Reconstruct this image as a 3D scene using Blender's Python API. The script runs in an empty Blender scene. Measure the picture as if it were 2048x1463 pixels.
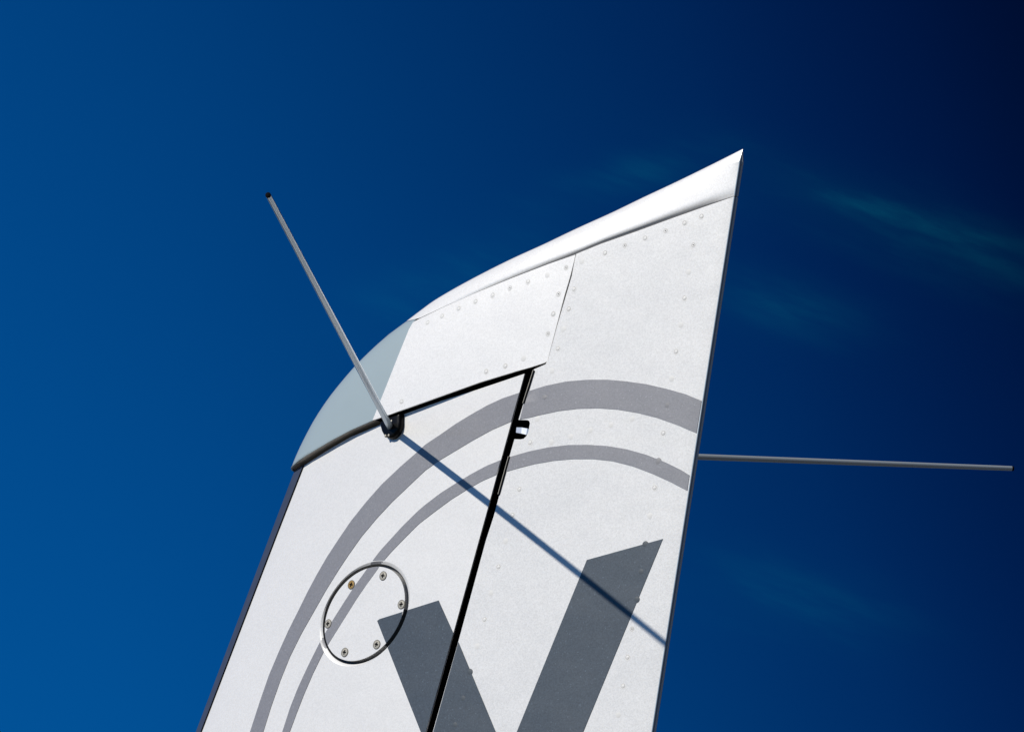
import bpy, math, random
import numpy as np
from mathutils import Vector, Matrix
from mathutils.geometry import delaunay_2d_cdt

random.seed(4)
scene = bpy.context.scene
COL = scene.collection

# ------------------------------------------------------------------ camera
DIST, PXM = 6.8, 1900.0                 # metres to the fin, photo pixels per metre there
FOC = DIST * PXM
AZ, EL = math.radians(43.3), math.radians(19.5)
TGT = np.array([0, 0, 4.0])
CD = np.array([math.sin(AZ) * math.cos(EL), -math.cos(AZ) * math.cos(EL), -math.sin(EL)])
CAM = TGT + DIST * CD
RT = np.array([math.cos(AZ), math.sin(AZ), 0.0])
UP = np.cross(CD, RT)
cam_data = bpy.data.cameras.new('camera')
cam = bpy.data.objects.new('camera', cam_data)
COL.objects.link(cam)
cam_data.sensor_width = 36.0
cam_data.lens = 36.0 * FOC / 2048.0
cam_data.clip_start = 0.1
cam_data.clip_end = 6000.0
M = Matrix(((RT[0], UP[0], CD[0], CAM[0]), (RT[1], UP[1], CD[1], CAM[1]), (RT[2], UP[2], CD[2], CAM[2]), (0, 0, 0, 1)))
cam.matrix_world = M
scene.camera = cam

# ------------------------------------------------------------------ light
SUN_P, SUN_Q = 0.25, 0.770              # towards the sun: ahead of the fin, to the near side, above
SUN = Vector((-SUN_P, -1.0, SUN_Q)).normalized()
SUN_STRENGTH = 3.85
SKY_STRENGTH = 0.06
SKY_TINT = (0.006, 0.505, 1.17)          # deep polarised blue
scene.view_settings.view_transform = 'Standard'
scene.view_settings.look = 'None'
scene.view_settings.exposure = 0.0
scene.view_settings.gamma = 1.0
sun_data = bpy.data.lights.new('sun', 'SUN')
sun_data.energy = SUN_STRENGTH
sun_data.angle = math.radians(0.53)
sun_data.color = (1.0, 0.955, 0.865)
sun = bpy.data.objects.new('sun', sun_data)
COL.objects.link(sun)
sun.rotation_euler = SUN.to_track_quat('Z', 'Y').to_euler()
sun.location = (-1, -4, 8)

world = bpy.data.worlds.new('World')
scene.world = world
world.cycles.sampling_method = 'NONE'
world.use_nodes = True
nt = world.node_tree
nt.nodes.clear()


def N(tree, kind, **kw):
    n = tree.nodes.new(kind)
    for k, v in kw.items():
        setattr(n, k, v)
    return n


out = N(nt, 'ShaderNodeOutputWorld')
bg = N(nt, 'ShaderNodeBackground')
bg.inputs['Strength'].default_value = SKY_STRENGTH
sky = N(nt, 'ShaderNodeTexSky', sky_type='NISHITA', sun_disc=False)
sky.sun_elevation = math.asin(SUN.z)
sky.sun_rotation = math.atan2(SUN.x, SUN.y)
sky.altitude = 200.0
sky.air_density = 1.0
sky.dust_density = 0.3
sky.ozone_density = 1.5
tint = N(nt, 'ShaderNodeVectorMath', operation='MULTIPLY')
tint.inputs[1].default_value = SKY_TINT
nt.links.new(sky.outputs[0], tint.inputs[0])
# the polarising filter darkens the sky smoothly away from the sun's side
tc = N(nt, 'ShaderNodeTexCoord')
G = (RT * 0.955 + UP * 0.30)
dotg = N(nt, 'ShaderNodeVectorMath', operation='DOT_PRODUCT')
dotg.inputs[1].default_value = tuple(G)
nt.links.new(tc.outputs['Generated'], dotg.inputs[0])
ramp_map = N(nt, 'ShaderNodeMapRange')
ramp_map.inputs['From Min'].default_value = -0.10
ramp_map.inputs['From Max'].default_value = 0.10
ramp_map.inputs['To Min'].default_value = 0.0
ramp_map.inputs['To Max'].default_value = 1.0
nt.links.new(dotg.outputs['Value'], ramp_map.inputs['Value'])
ramp = N(nt, 'ShaderNodeValToRGB')
ramp.color_ramp.interpolation = 'B_SPLINE'
els = ramp.color_ramp.elements
els[0].position, els[0].color = 0.0, (1, 1, 1, 1)
els[1].position, els[1].color = 1.0, (0.04, 0.045, 0.075, 1)
for pos, col in ((0.2, (0.9, 0.9, 0.92, 1)), (0.45, (0.57, 0.57, 0.63, 1)), (0.7, (0.25, 0.25, 0.36, 1)), (0.87, (0.105, 0.105, 0.19, 1))):
    e = els.new(pos)
    e.color = col
nt.links.new(ramp_map.outputs[0], ramp.inputs['Fac'])
mulg = N(nt, 'ShaderNodeVectorMath', operation='MULTIPLY')
nt.links.new(tint.outputs[0], mulg.inputs[0])
nt.links.new(ramp.outputs['Color'], mulg.inputs[1])


def vdot(vec):
    d = N(nt, 'ShaderNodeVectorMath', operation='DOT_PRODUCT')
    d.inputs[1].default_value = tuple(vec)
    nt.links.new(tc.outputs['Generated'], d.inputs[0])
    return d.outputs['Value']


def nmath(op, a, b=None, tree=None):
    t = tree or nt
    n = N(t, 'ShaderNodeMath', operation=op)
    for i, v in enumerate((a, b)):
        if v is None:
            continue
        if isinstance(v, (int, float)):
            n.inputs[i].default_value = v
        else:
            t.links.new(v, n.inputs[i])
    return n.outputs[0]


# thin high wisps of cloud, stretched along slightly falling lines
ur, uu = vdot(RT), vdot(UP)
comb = N(nt, 'ShaderNodeCombineXYZ')
nt.links.new(nmath('MULTIPLY', ur, 34.0), comb.inputs[0])
nt.links.new(nmath('MULTIPLY', nmath('ADD', uu, nmath('MULTIPLY', ur, 0.36)), 150.0), comb.inputs[1])
cn = N(nt, 'ShaderNodeTexNoise')
cn.inputs['Scale'].default_value = 1.0
cn.inputs['Detail'].default_value = 7.0
cn.inputs['Roughness'].default_value = 0.58
nt.links.new(comb.outputs[0], cn.inputs['Vector'])
wisp = N(nt, 'ShaderNodeMapRange')
wisp.interpolation_type = 'SMOOTHSTEP'
wisp.inputs['From Min'].default_value = 0.40
wisp.inputs['From Max'].default_value = 0.72
nt.links.new(cn.outputs['Fac'], wisp.inputs['Value'])


def band(px0, py0, px1, py1, width):
    """soft-edged streak of cirrus between two directions"""
    a0, b0 = (px0 - 1024) / FOC, (731.5 - py0) / FOC
    a1, b1 = (px1 - 1024) / FOC, (731.5 - py1) / FOC
    L = math.hypot(a1 - a0, b1 - b0)
    tx, ty = (a1 - a0) / L, (b1 - b0) / L
    al = nmath('ADD', nmath('ADD', nmath('MULTIPLY', ur, tx), nmath('MULTIPLY', uu, ty)), -(tx * (a0 + a1) / 2 + ty * (b0 + b1) / 2))
    ac = nmath('ADD', nmath('ADD', nmath('MULTIPLY', ur, -ty), nmath('MULTIPLY', uu, tx)), -(-ty * (a0 + a1) / 2 + tx * (b0 + b1) / 2))
    al = nmath('POWER', nmath('ABSOLUTE', nmath('DIVIDE', al, L / 2)), 2.0)
    ac = nmath('POWER', nmath('ABSOLUTE', nmath('DIVIDE', ac, width / FOC)), 2.0)
    return nmath('EXPONENT', nmath('MULTIPLY', nmath('ADD', al, ac), -1.3))


mask = nmath('MULTIPLY', band(1400, 300, 2130, 580, 80), 0.62)
for args in ((1480, 330, 1900, 470, 24), (1640, 370, 2110, 560, 26), (1560, 385, 1980, 480, 16), (1800, 430, 2120, 520, 18)):
    mask = nmath('ADD', mask, nmath("MULTIPLY", band(*args), 0.26))
for args in ((1380, 560, 1750, 660, 60), (690, 640, 1130, 470, 75), (1080, 390, 1420, 320, 45), (1380, 1150, 1800, 1250, 80)):
    mask = nmath('ADD', mask, nmath('MULTIPLY', band(*args), 0.6))
amt = nmath('MULTIPLY', mask, nmath('ADD', nmath('MULTIPLY', wisp.outputs[0], 0.85), 0.30))
cc = N(nt, 'ShaderNodeVectorMath', operation='SCALE')
cc.inputs[0].default_value = (0.01, 0.52, 0.56)
nt.links.new(amt, cc.inputs['Scale'])
addc = N(nt, 'ShaderNodeVectorMath', operation='ADD')
nt.links.new(mulg.outputs[0], addc.inputs[0])
nt.links.new(cc.outputs[0], addc.inputs[1])
nt.links.new(addc.outputs[0], bg.inputs['Color'])
nt.links.new(bg.outputs[0], out.inputs['Surface'])


# ------------------------------------------------------------------ materials
def new_mat(name):
    m = bpy.data.materials.new(name)
    m.use_nodes = True
    t = m.node_tree
    b = t.nodes['Principled BSDF']
    return m, t, b


def flake_paint(name, base, rough, metallic, flake=0.06, sparkle=0.0, coat=0.25, dent=0.0, bluish=0.0):
    """metallic car-type paint: fine flakes vary the colour and tilt the surface, clear coat over"""
    m, t, b = new_mat(name)
    geo = N(t, 'ShaderNodeTexCoord')
    vor = N(t, 'ShaderNodeTexVoronoi')
    vor.inputs['Scale'].default_value = 850.0
    t.links.new(geo.outputs['Object'], vor.inputs['Vector'])
    no = N(t, 'ShaderNodeTexNoise')
    no.inputs['Scale'].default_value = 520.0
    no.inputs['Detail'].default_value = 3.0
    t.links.new(geo.outputs['Object'], no.inputs['Vector'])
    big = N(t, 'ShaderNodeTexNoise')
    big.inputs['Scale'].default_value = 6.0
    big.inputs['Detail'].default_value = 4.0
    t.links.new(geo.outputs['Object'], big.inputs['Vector'])
    sep = N(t, 'ShaderNodeSeparateColor')
    t.links.new(vor.outputs['Color'], sep.inputs[0])
    a1 = nmath('MULTIPLY', nmath('SUBTRACT', sep.outputs[0], 0.5, t), flake * 2.0, t)
    a2 = nmath('MULTIPLY', nmath('SUBTRACT', no.outputs['Fac'], 0.5, t), flake * 2.2, t)
    a3 = nmath('MULTIPLY', nmath('SUBTRACT', big.outputs['Fac'], 0.5, t), 0.03, t)
    fac = nmath('ADD', nmath('ADD', nmath('ADD', a1, a2, t), a3, t), 1.0, t)
    if sparkle:
        sp = nmath('MULTIPLY', nmath('GREATER_THAN', sep.outputs[1], 0.985, t), sparkle, t)
        fac = nmath('ADD', fac, sp, t)
    sc = N(t, 'ShaderNodeVectorMath', operation='SCALE')
    sc.inputs[0].default_value = base
    t.links.new(fac, sc.inputs['Scale'])
    t.links.new(sc.outputs[0], b.inputs['Base Color'])
    b.inputs['Metallic'].default_value = metallic
    rr = nmath('ADD', nmath('MULTIPLY', big.outputs['Fac'], 0.06, t), rough - 0.03, t)
    t.links.new(rr, b.inputs['Roughness'])
    b.inputs['Coat Weight'].default_value = coat
    b.inputs['Coat Roughness'].default_value = 0.08
    # flakes tilt the reflection a little, sheet metal is never perfectly flat
    bump = N(t, 'ShaderNodeBump')
    bump.inputs['Strength'].default_value = 0.10
    bump.inputs['Distance'].default_value = 0.0004
    t.links.new(sep.outputs[2], bump.inputs['Height'])
    wav = N(t, 'ShaderNodeTexNoise')
    wav.inputs['Scale'].default_value = 11.0
    wav.inputs['Detail'].default_value = 2.0
    t.links.new(geo.outputs['Object'], wav.inputs['Vector'])
    bump2 = N(t, 'ShaderNodeBump')
    bump2.inputs['Strength'].default_value = 1.0
    bump2.inputs['Distance'].default_value = 0.0014 + dent
    t.links.new(wav.outputs['Fac'], bump2.inputs['Height'])
    t.links.new(bump2.outputs[0], bump.inputs['Normal'])
    t.links.new(bump.outputs[0], b.inputs['Normal'])
    return m


def plain(name, base, rough=0.5, metallic=0.0, coat=0.0, noise=0.08, scale=60.0):
    m, t, b = new_mat(name)
    geo = N(t, 'ShaderNodeTexCoord')
    no = N(t, 'ShaderNodeTexNoise')
    no.inputs['Scale'].default_value = scale
    no.inputs['Detail'].default_value = 5.0
    t.links.new(geo.outputs['Object'], no.inputs['Vector'])
    fac = nmath('ADD', nmath('MULTIPLY', nmath('SUBTRACT', no.outputs['Fac'], 0.5, t), noise * 2, t), 1.0, t)
    sc = N(t, 'ShaderNodeVectorMath', operation='SCALE')
    sc.inputs[0].default_value = base
    t.links.new(fac, sc.inputs['Scale'])
    t.links.new(sc.outputs[0], b.inputs['Base Color'])
    b.inputs['Roughness'].default_value = rough
    b.inputs['Metallic'].default_value = metallic
    b.inputs['Coat Weight'].default_value = coat
    return m


WHITE = flake_paint('silver_white_paint', (0.79, 0.775, 0.755), 0.42, 0.10, flake=0.05)
WHITE_RUD = flake_paint('silver_white_rudder_dim', (0.745, 0.735, 0.72), 0.42, 0.10, flake=0.075)  # skin white toned down: the rudder's dimmer light is in the colour
WHITE_HORN = flake_paint('silver_white_horn_lit', (0.83, 0.815, 0.795), 0.42, 0.10)  # same white raised: brighter light on the horn put into the colour
WHITE_CAP = flake_paint('silver_white_cap_lit', (0.86, 0.845, 0.825), 0.40, 0.10)  # white raised further, carries the stronger light on the cap
RIVW = plain('painted_rivet', (0.75, 0.74, 0.72), 0.5, 0.0, 0.0, 0.02)
RIVS = plain('painted_rivet_grey', (0.23, 0.228, 0.24), 0.5, 0.0, 0.0, 0.02)
RIVD = plain('painted_rivet_dark', (0.052, 0.066, 0.081), 0.5, 0.0, 0.0, 0.02)
RIVET_RING = plain('grey_rivet_ring', (0.42, 0.415, 0.405), 0.8, 0.0, 0.0, 0.1)  # mid-grey for the ring groove of each rivet head
RING_DARK = plain('dark_ring_reflection', (0.035, 0.038, 0.042), 0.5, 0.0, 0.0, 0.15, 120)  # colour holds the dark reflections and shade of the cover groove
EDGE_SHADE = plain('blue_grey_edge_shade', (0.30, 0.39, 0.48), 0.35, 0.0, 0.3, 0.08, 60)  # blue-grey puts the shade of the near half into the colour
EDGE_SKYLIT = plain('pale_edge_skylight', (0.74, 0.80, 0.84), 0.4, 0.0, 0.2, 0.05, 60)  # paler copy, sky light on the far half put into the colour
SEAM_DARK = plain('dark_grey_seam_shade', (0.055, 0.055, 0.058), 0.6, 0.0, 0.0, 0.1)
STRIPE = flake_paint('mid_grey_stripe_paint', (0.245, 0.243, 0.258), 0.45, 0.12, flake=0.08, sparkle=0.25)
DARK = flake_paint('dark_slate_letter_paint', (0.052, 0.067, 0.083), 0.45, 0.12, flake=0.17, sparkle=0.6)
UNDERSIDE = plain('bounce_lit_underside', (0.55, 0.50, 0.44), 0.6, 0.0, 0.0, 0.15, 50)  # nose underside lightened: ground bounce is in the colour
GREY = plain('plain_grey_nose_paint', (0.345, 0.42, 0.445), 0.35, 0.0, 0.2, 0.03, 30)
TAPE = plain('dark_leading_edge_tape', (0.048, 0.056, 0.082), 0.45, 0.0, 0.1, 0.25, 90)
BLACK = plain('black_rubber', (0.004, 0.004, 0.0045), 0.3)
FLAT_BLACK = plain('black_shade_and_plug', (0.006, 0.006, 0.007), 0.8)  # near-black puts the shade of gaps and recesses into the colour; also antenna plugs
FLAT_BLACK.node_tree.nodes['Principled BSDF'].inputs['Specular IOR Level'].default_value = 0.05
BLACK.node_tree.nodes['Principled BSDF'].inputs['Specular IOR Level'].default_value = 0.15
ROD = plain('white_painted_rod', (0.54, 0.63, 0.72), 0.27, 0.45, 0.0, 0.02, 40)
STEEL = plain('bare_steel', (0.46, 0.42, 0.34), 0.38, 0.25, 0.0, 0.1, 300)
BRASS = plain('yellowed_brass_screw', (0.36, 0.22, 0.06), 0.40, 0.25, 0.0, 0.15, 300)
ALU = plain('brushed_aluminium', (0.75, 0.75, 0.76), 0.35, 0.7, 0.0, 0.08, 200)
CONCRETE = plain('worn_asphalt', (0.080, 0.080, 0.078), 0.9, 0.0, 0.0, 0.12, 0.8)

# ------------------------------------------------------------------ the shape of the fin
T, HTE, TAND, OFFD = 0.135, 0.0036, math.tan(math.radians(1.3)), 0.004
WBOT = -0.78
TE0, TE1 = (0.31452, 0.10798), (0.19308, -0.43950)
HG0, HG1 = (0.04619, -0.02753), (-0.09255, -0.38868)
FIN_LE = [(-0.1200, 0.3063), (-0.3162, -0.0477), (-0.4613, -0.3103), (-0.7300, -0.7966)]
HORN_LE = [(-0.3185, -0.0620), (-0.3111, -0.0482), (-0.3018, -0.0327), (-0.2885, -0.0148), (-0.2755, 0.0003), (-0.2568, 0.0176),
           (-0.238, 0.0316), (-0.2154, 0.0464), (-0.1798, 0.0645), (-0.157, 0.0727), (-0.1287, 0.0831),
           (-0.1063, 0.0904), (-0.0654, 0.0992), (-0.0147, 0.1079), (0.0355, 0.1145), (0.0852, 0.1218), (0.135, 0.1282),
           (0.1833, 0.1355), (0.2322, 0.1424), (0.2785, 0.1497), (0.3070, 0.1545), (0.3255, 0.1576)]


def catmull(P, n=24):
    P = np.array(P, float)
    Q = np.vstack([2 * P[0] - P[1], P, 2 * P[-1] - P[-2]])
    r = []
    for i in range(1, len(Q) - 2):
        for t in np.linspace(0, 1, n, endpoint=False):
            p0, p1, p2, p3 = Q[i - 1:i + 3]
            r.append(.5 * ((2 * p1) + (-p0 + p2) * t + (2 * p0 - 5 * p1 + 4 * p2 - p3) * t * t + (-p0 + 3 * p1 - 3 * p2 + p3) * t ** 3))
    r.append(P[-1])
    return np.array(r)


LEH = catmull(HORN_LE)
LEH[:, 1] = np.maximum.accumulate(LEH[:, 1])
LEF = np.array(FIN_LE)[::-1]


def lin(w, a, b):
    return a[0] + (w - a[1]) * (b[0] - a[0]) / (b[1] - a[1])


def te(w):
    return lin(w, TE0, TE1)


def xh(w):
    return lin(w, HG0, HG1)


class Surf:
    """closed aerofoil-section surface; s in [-1, 1] runs trailing edge (near side) - leading edge - trailing edge (far side)"""

    def __init__(self, rudder):
        self.rud = rudder
        self.roll = 0.0009 if rudder else 0.0

    def le(self, w):
        if self.rud:
            lo = np.interp(w, LEF[:, 1], LEF[:, 0])
            return np.where(w < -0.06, lo, np.interp(w, LEH[:, 1], LEH[:, 0]))
        return np.interp(w, LEF[:, 1], LEF[:, 0])

    def chord(self, w):
        return np.maximum(te(w) - self.le(w), 2e-4)

    def half(self, u, c):
        u = np.clip(u, 0, 1)
        return 5 * T * c * (.2969 * np.sqrt(u) - .126 * u - .3516 * u ** 2 + .2843 * u ** 3 - .1036 * u ** 4) + HTE * u * np.minimum(1, c / .08) - self.roll * np.clip((u - .972) / .028, 0, 1) ** 2 * np.minimum(1, c / .10)

    def defl(self, x, w):
        return OFFD + (xh(w) - x) * TAND if self.rud else 0.0 * x

    def P(self, s, w):
        s, w = np.asarray(s, float), np.asarray(w, float)
        c = self.chord(w)
        u = s * s
        x = self.le(w) + u * c
        y = np.sign(s) * self.half(u, c) - self.defl(x, w)
        return np.stack([x, y, w + 4.0], -1)

    def Nrm(self, s, w):
        s, w = np.asarray(s, float), np.asarray(w, float)
        h = 2e-3
        s0, s1 = np.clip(s - h, -1, 1), np.clip(s + h, -1, 1)
        ds = self.P(s1, w) - self.P(s0, w)
        dw = self.P(s, w + 4e-4) - self.P(s, w - 4e-4)
        n = np.cross(ds, dw)
        n /= np.maximum(np.linalg.norm(n, axis=-1, keepdims=True), 1e-12)
        n *= 1.0
        return n

    def from_px(self, pts):
        """where the near side of the surface is met by the line of sight of a photo pixel -> (s, w)"""
        res = []
        for px, py in pts:
            y = -0.03
            ray = -CD + RT * (px - 1024) / FOC + UP * (731.5 - py) / FOC
            for _ in range(60):
                q = CAM + ray * ((y - CAM[1]) / ray[1])
                w = min(q[2] - 4.0, 0.1570)
                c = float(self.chord(w))
                u = min(max((q[0] - float(self.le(w))) / c, 0.0), 1.0)
                yn = -float(self.half(u, c)) - float(self.defl(np.array(q[0]), w))
                y = y * 0.4 + yn * 0.6
            res.append((-math.sqrt(u), w))
        return res


FIN, RUD = Surf(False), Surf(True)
# outward orientation check: the near side must face -Y
for S_ in (FIN, RUD):
    assert S_.Nrm(-0.7, -0.2)[1] < 0 or True


def densify(pts, step, closed=False):
    r = []
    n = len(pts)
    for i in range(n if closed else n - 1):
        a, b = pts[i], pts[(i + 1) % n]
        k = max(1, int(math.ceil(math.hypot(b[0] - a[0], b[1] - a[1]) / step)))
        for j in range(k):
            r.append((a[0] + (b[0] - a[0]) * j / k, a[1] + (b[1] - a[1]) * j / k))
    if not closed:
        r.append(pts[-1])
    return r


def inside(px, py, poly):
    poly = np.asarray(poly)
    x0, y0 = poly[:, 0], poly[:, 1]
    x1, y1 = np.roll(x0, -1), np.roll(y0, -1)
    res = np.zeros(np.shape(px), bool)
    for a, b, c, d in zip(x0, y0, x1, y1):
        if b == d:
            continue
        m = ((b > py) != (d > py)) & (px < (c - a) * (py - b) / (d - b) + a)
        res ^= m
    return res


def to_px(P):
    d = P - CAM
    z = -(d @ CD)
    return np.stack([1024 + FOC * (d @ RT) / z, 731.5 - FOC * (d @ UP) / z], -1)


def triangulate(polys, holes, cell=0.010, ks=0.62):
    """triangles over a polygon in (s, w), with an even inner grid"""
    verts, edges = [], []
    for poly in list(polys) + list(holes):
        b = len(verts)
        verts += [(p[0] * ks, p[1]) for p in poly]
        n = len(poly)
        edges += [(b + i, b + (i + 1) % n) for i in range(n)]
    A = np.array(verts)
    x0, y0 = A.min(0)
    x1, y1 = A.max(0)
    gx = np.arange(x0 + cell * .5, x1, cell)
    gy = np.arange(y0 + cell * .5, y1, cell)
    X, Y = np.meshgrid(gx, gy)
    X = X + (np.arange(len(gy))[:, None] % 2) * cell * .5
    X, Y = X.ravel(), Y.ravel()
    ok = np.zeros(len(X), bool)
    for poly in polys:
        ok |= inside(X, Y, [(p[0] * ks, p[1]) for p in poly])
    for poly in holes:
        ok &= ~inside(X, Y, [(p[0] * ks, p[1]) for p in poly])
    # stay off the border
    X, Y = X[ok], Y[ok]
    D = np.full(len(X), 9.0)
    for p in A:
        D = np.minimum(D, np.hypot(X - p[0], Y - p[1]))
    X, Y = X[D > cell * .35], Y[D > cell * .35]
    allv = [Vector(v) for v in verts] + [Vector((a, b)) for a, b in zip(X, Y)]
    ov, oe, of, *_ = delaunay_2d_cdt(allv, edges, [], 0, 1e-7)
    V = np.array([(v.x, v.y) for v in ov])
    F = np.array([f for f in of if len(f) == 3])
    C = V[F].mean(1)
    keep = np.zeros(len(F), bool)
    for poly in polys:
        keep |= inside(C[:, 0], C[:, 1], [(p[0] * ks, p[1]) for p in poly])
    for poly in holes:
        keep &= ~inside(C[:, 0], C[:, 1], [(p[0] * ks, p[1]) for p in poly])
    F = F[keep]
    V = V / np.array([ks, 1.0])
    return V, F


def link(name, verts, faces, mats, parent=None, face_mats=None, normals=None, smooth=True, label=None):
    me = bpy.data.meshes.new(name)
    me.from_pydata([tuple(map(float, v)) for v in verts], [], [tuple(int(i) for i in f) for f in faces])
    for m in (mats if isinstance(mats, (list, tuple)) else [mats]):
        me.materials.append(m)
    me.polygons.foreach_set('use_smooth', [smooth] * len(me.polygons))
    if face_mats is not None:
        me.polygons.foreach_set('material_index', [int(i) for i in face_mats])
    me.update()
    if normals is not None:
        me.normals_split_custom_set_from_vertices([tuple(map(float, n)) for n in normals])
    o = bpy.data.objects.new(name, me)
    COL.objects.link(o)
    if parent:
        o.parent = parent
        o.matrix_parent_inverse = parent.matrix_world.inverted()
    if label:
        o['label'] = label
    return o


def panel(name, S, polys, mats, parent, holes=(), off=0.0, thick=0.0015, cell=0.010, mirror=False, facemat=None, dish=None, label=None):
    """a sheet of metal or a film of paint lying on the surface S: outer face, inner face and rim"""
    V2, F = triangulate(polys, holes, cell)
    groups = [(V2, F)]
    if mirror:
        groups.append((V2 * np.array([-1, 1]), F))
    VV, FF, NN, FM = [], [], [], []
    for gi, (v2, f) in enumerate(groups):
        P = S.P(v2[:, 0], v2[:, 1])
        n = S.Nrm(v2[:, 0], v2[:, 1])
        # point the normals outwards
        cy = -S.defl(P[:, 0], v2[:, 1])
        sg = np.sign((n[:, 1] * (P[:, 1] - cy)).sum())
        n = n * (sg if sg else 1)
        o_ = off if dish is None else off + dish(to_px(P), v2)
        Po = P + n * np.reshape(o_, (-1, 1) if np.ndim(o_) else (1, 1))
        # orientation of triangles
        t0 = np.cross(Po[f[:, 1]] - Po[f[:, 0]], Po[f[:, 2]] - Po[f[:, 0]])
        flip = (t0 * n[f[:, 0]]).sum(-1) < 0
        f = np.where(flip[:, None], f[:, ::-1], f)
        if dish is not None:
            t0 = np.cross(Po[f[:, 1]] - Po[f[:, 0]], Po[f[:, 2]] - Po[f[:, 0]])
            n2 = np.zeros_like(Po)
            for k in range(3):
                np.add.at(n2, f[:, k], t0)
            nrm = n2 / np.maximum(np.linalg.norm(n2, axis=1, keepdims=True), 1e-15)
        else:
            nrm = n
        b = sum(len(x) for x in VV)
        VV.append(Po); NN.append(nrm)
        FF += [tuple(x + b) for x in f]
        if facemat:
            c = to_px(Po[f].mean(1))
            fm = facemat(c, gi)
        else:
            fm = [0] * len(f)
        FM += list(fm)
        if thick > 0:
            Pi = Po - n * thick
            b2 = sum(len(x) for x in VV)
            VV.append(Pi); NN.append(-n)
            FF += [tuple(x[::-1] + b2) for x in f]
            FM += [0] * len(f)
            # rim
            cnt = {}
            for t in f:
                for i in range(3):
                    e = (t[i], t[(i + 1) % 3])
                    cnt[e] = cnt.get(e, 0) + 1
            rim = [e for e in cnt if (e[1], e[0]) not in cnt]
            for a, c_ in rim:
                b3 = sum(len(x) for x in VV)
                q = np.array([Po[a], Po[c_], Pi[c_], Pi[a]])
                fn = np.cross(q[3] - q[0], q[1] - q[0])
                fn = fn / max(np.linalg.norm(fn), 1e-12)
                VV.append(q); NN.append(np.repeat(fn[None], 4, 0))
                FF.append((b3 + 3, b3 + 2, b3 + 1, b3) if False else (b3, b3 + 3, b3 + 2, b3 + 1))
                if facemat:
                    FM.append(int(facemat(to_px(q.mean(0)[None]), gi)[0]))
                else:
                    FM.append(0)
    return link(name, np.concatenate(VV), FF, mats, parent, FM, np.concatenate(NN), True, label)


def strip(name, A, B, mat, parent, label=None, smooth=False):
    """ribbon of quads between two rows of points (ribs, spars)"""
    A, B = np.asarray(A), np.asarray(B)
    n = len(A)
    V = np.concatenate([A, B])
    F = [(i, i + 1, n + i + 1, n + i) for i in range(n - 1)]
    return link(name, V, F, mat, parent, None, None, smooth, label)


def ext_line(a, b, w):
    """continue a line in (x, w) through two (x, w) points down to w"""
    return a[0] + (w - a[1]) * (b[0] - a[0]) / (b[1] - a[1])


def sx_of(S, x, w):
    c = float(S.chord(w))
    return -math.sqrt(min(max((x - float(S.le(w))) / c, 0), 1))


def xw(S, sw):
    p = S.P(sw[0], sw[1])
    return (float(p[0]), float(p[2] - 4))


# ------------------------------------------------------------------ top-level thing
tail = bpy.data.objects.new('airplane_tail', None)
tail.location = (-0.1, 0, 4.0 + WBOT)
COL.objects.link(tail)
tail['label'] = 'silver-white swept tail fin with grey arcs, dark letter V and two rod antennas'
tail['category'] = 'airplane tail'
bpy.context.view_layer.update()

# ------------------------------------------------------------------ outlines read off the photograph (pixels), laid onto the real surface
OUT_TOP = [(1038.9, 785), (1005, 796.4), (974, 810.7), (943.5, 828), (912.8, 846.6), (882, 868), (851, 888.7), (835.8, 902.6), (801, 933), (764, 968), (733, 1003), (702.5, 1041), (678, 1077), (655, 1112), (635, 1146.6), (617, 1180), (596, 1222.6), (576.7, 1261), (557.4, 1304), (538, 1350), (518.7, 1406), (500.3, 1463), (484, 1518), (470, 1570), (458, 1625)]
OUT_BOT = [(1022.5, 842.5), (984.5, 859), (943.5, 881.5), (912.8, 900), (882, 918.4), (851, 940), (825.6, 964), (784.6, 1003), (753.8, 1036), (723, 1072.8), (698.4, 1107.6), (678, 1138), (652, 1180), (629, 1220.6), (603.8, 1265), (580.6, 1311.5), (561, 1360), (542, 1414), (526.8, 1463), (512, 1518), (500, 1570), (490, 1625)]
IN_TOP = [(1002, 919.4), (974, 930.7), (943.5, 947), (912.8, 965.5), (882, 985), (851, 1008.6), (835.8, 1021.5), (805, 1052), (780.4, 1079), (760, 1101.5), (741.5, 1126), (728, 1145.7), (708, 1173), (688.8, 1202.6), (665.7, 1239), (649.7, 1266), (640.5, 1282.5), (615.4, 1332.8), (596, 1375), (580.6, 1414), (564.7, 1463), (550, 1518), (538, 1570), (530, 1625)]
IN_BOT = [(992.7, 949), (964, 961.4), (933.3, 979), (902.5, 998.4), (871.8, 1021), (847, 1040), (835.8, 1049), (805, 1080), (780.4, 1105.5), (764, 1125), (752.8, 1141.3), (734, 1167), (715.5, 1193.7), (685.3, 1241.7), (662, 1279), (647, 1303.8), (627, 1344.4), (607.7, 1389), (592, 1429.5), (579.6, 1463), (566, 1518), (556, 1570), (548, 1625)]
V_FIN = [(753.7, 1238.7), (877.5, 1199.8), (907.0, 1265), (852, 1461), (848, 1478)]
R_OUT = [(1057, 782), (1092, 771), (1133, 762.5), (1176, 759), (1215, 759), (1254.4, 762.5), (1293.4, 768), (1332.5, 777), (1371.6, 788), (1403.2, 801.2), (1393, 865.6), (1352, 848.4), (1313, 834.7), (1274, 825), (1235, 818.5), (1195.8, 815.8), (1156.7, 816.8), (1117.7, 821.4), (1078.6, 829.8), (1060, 834.5), (1040, 838.4), (1047.6, 808)]
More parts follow.
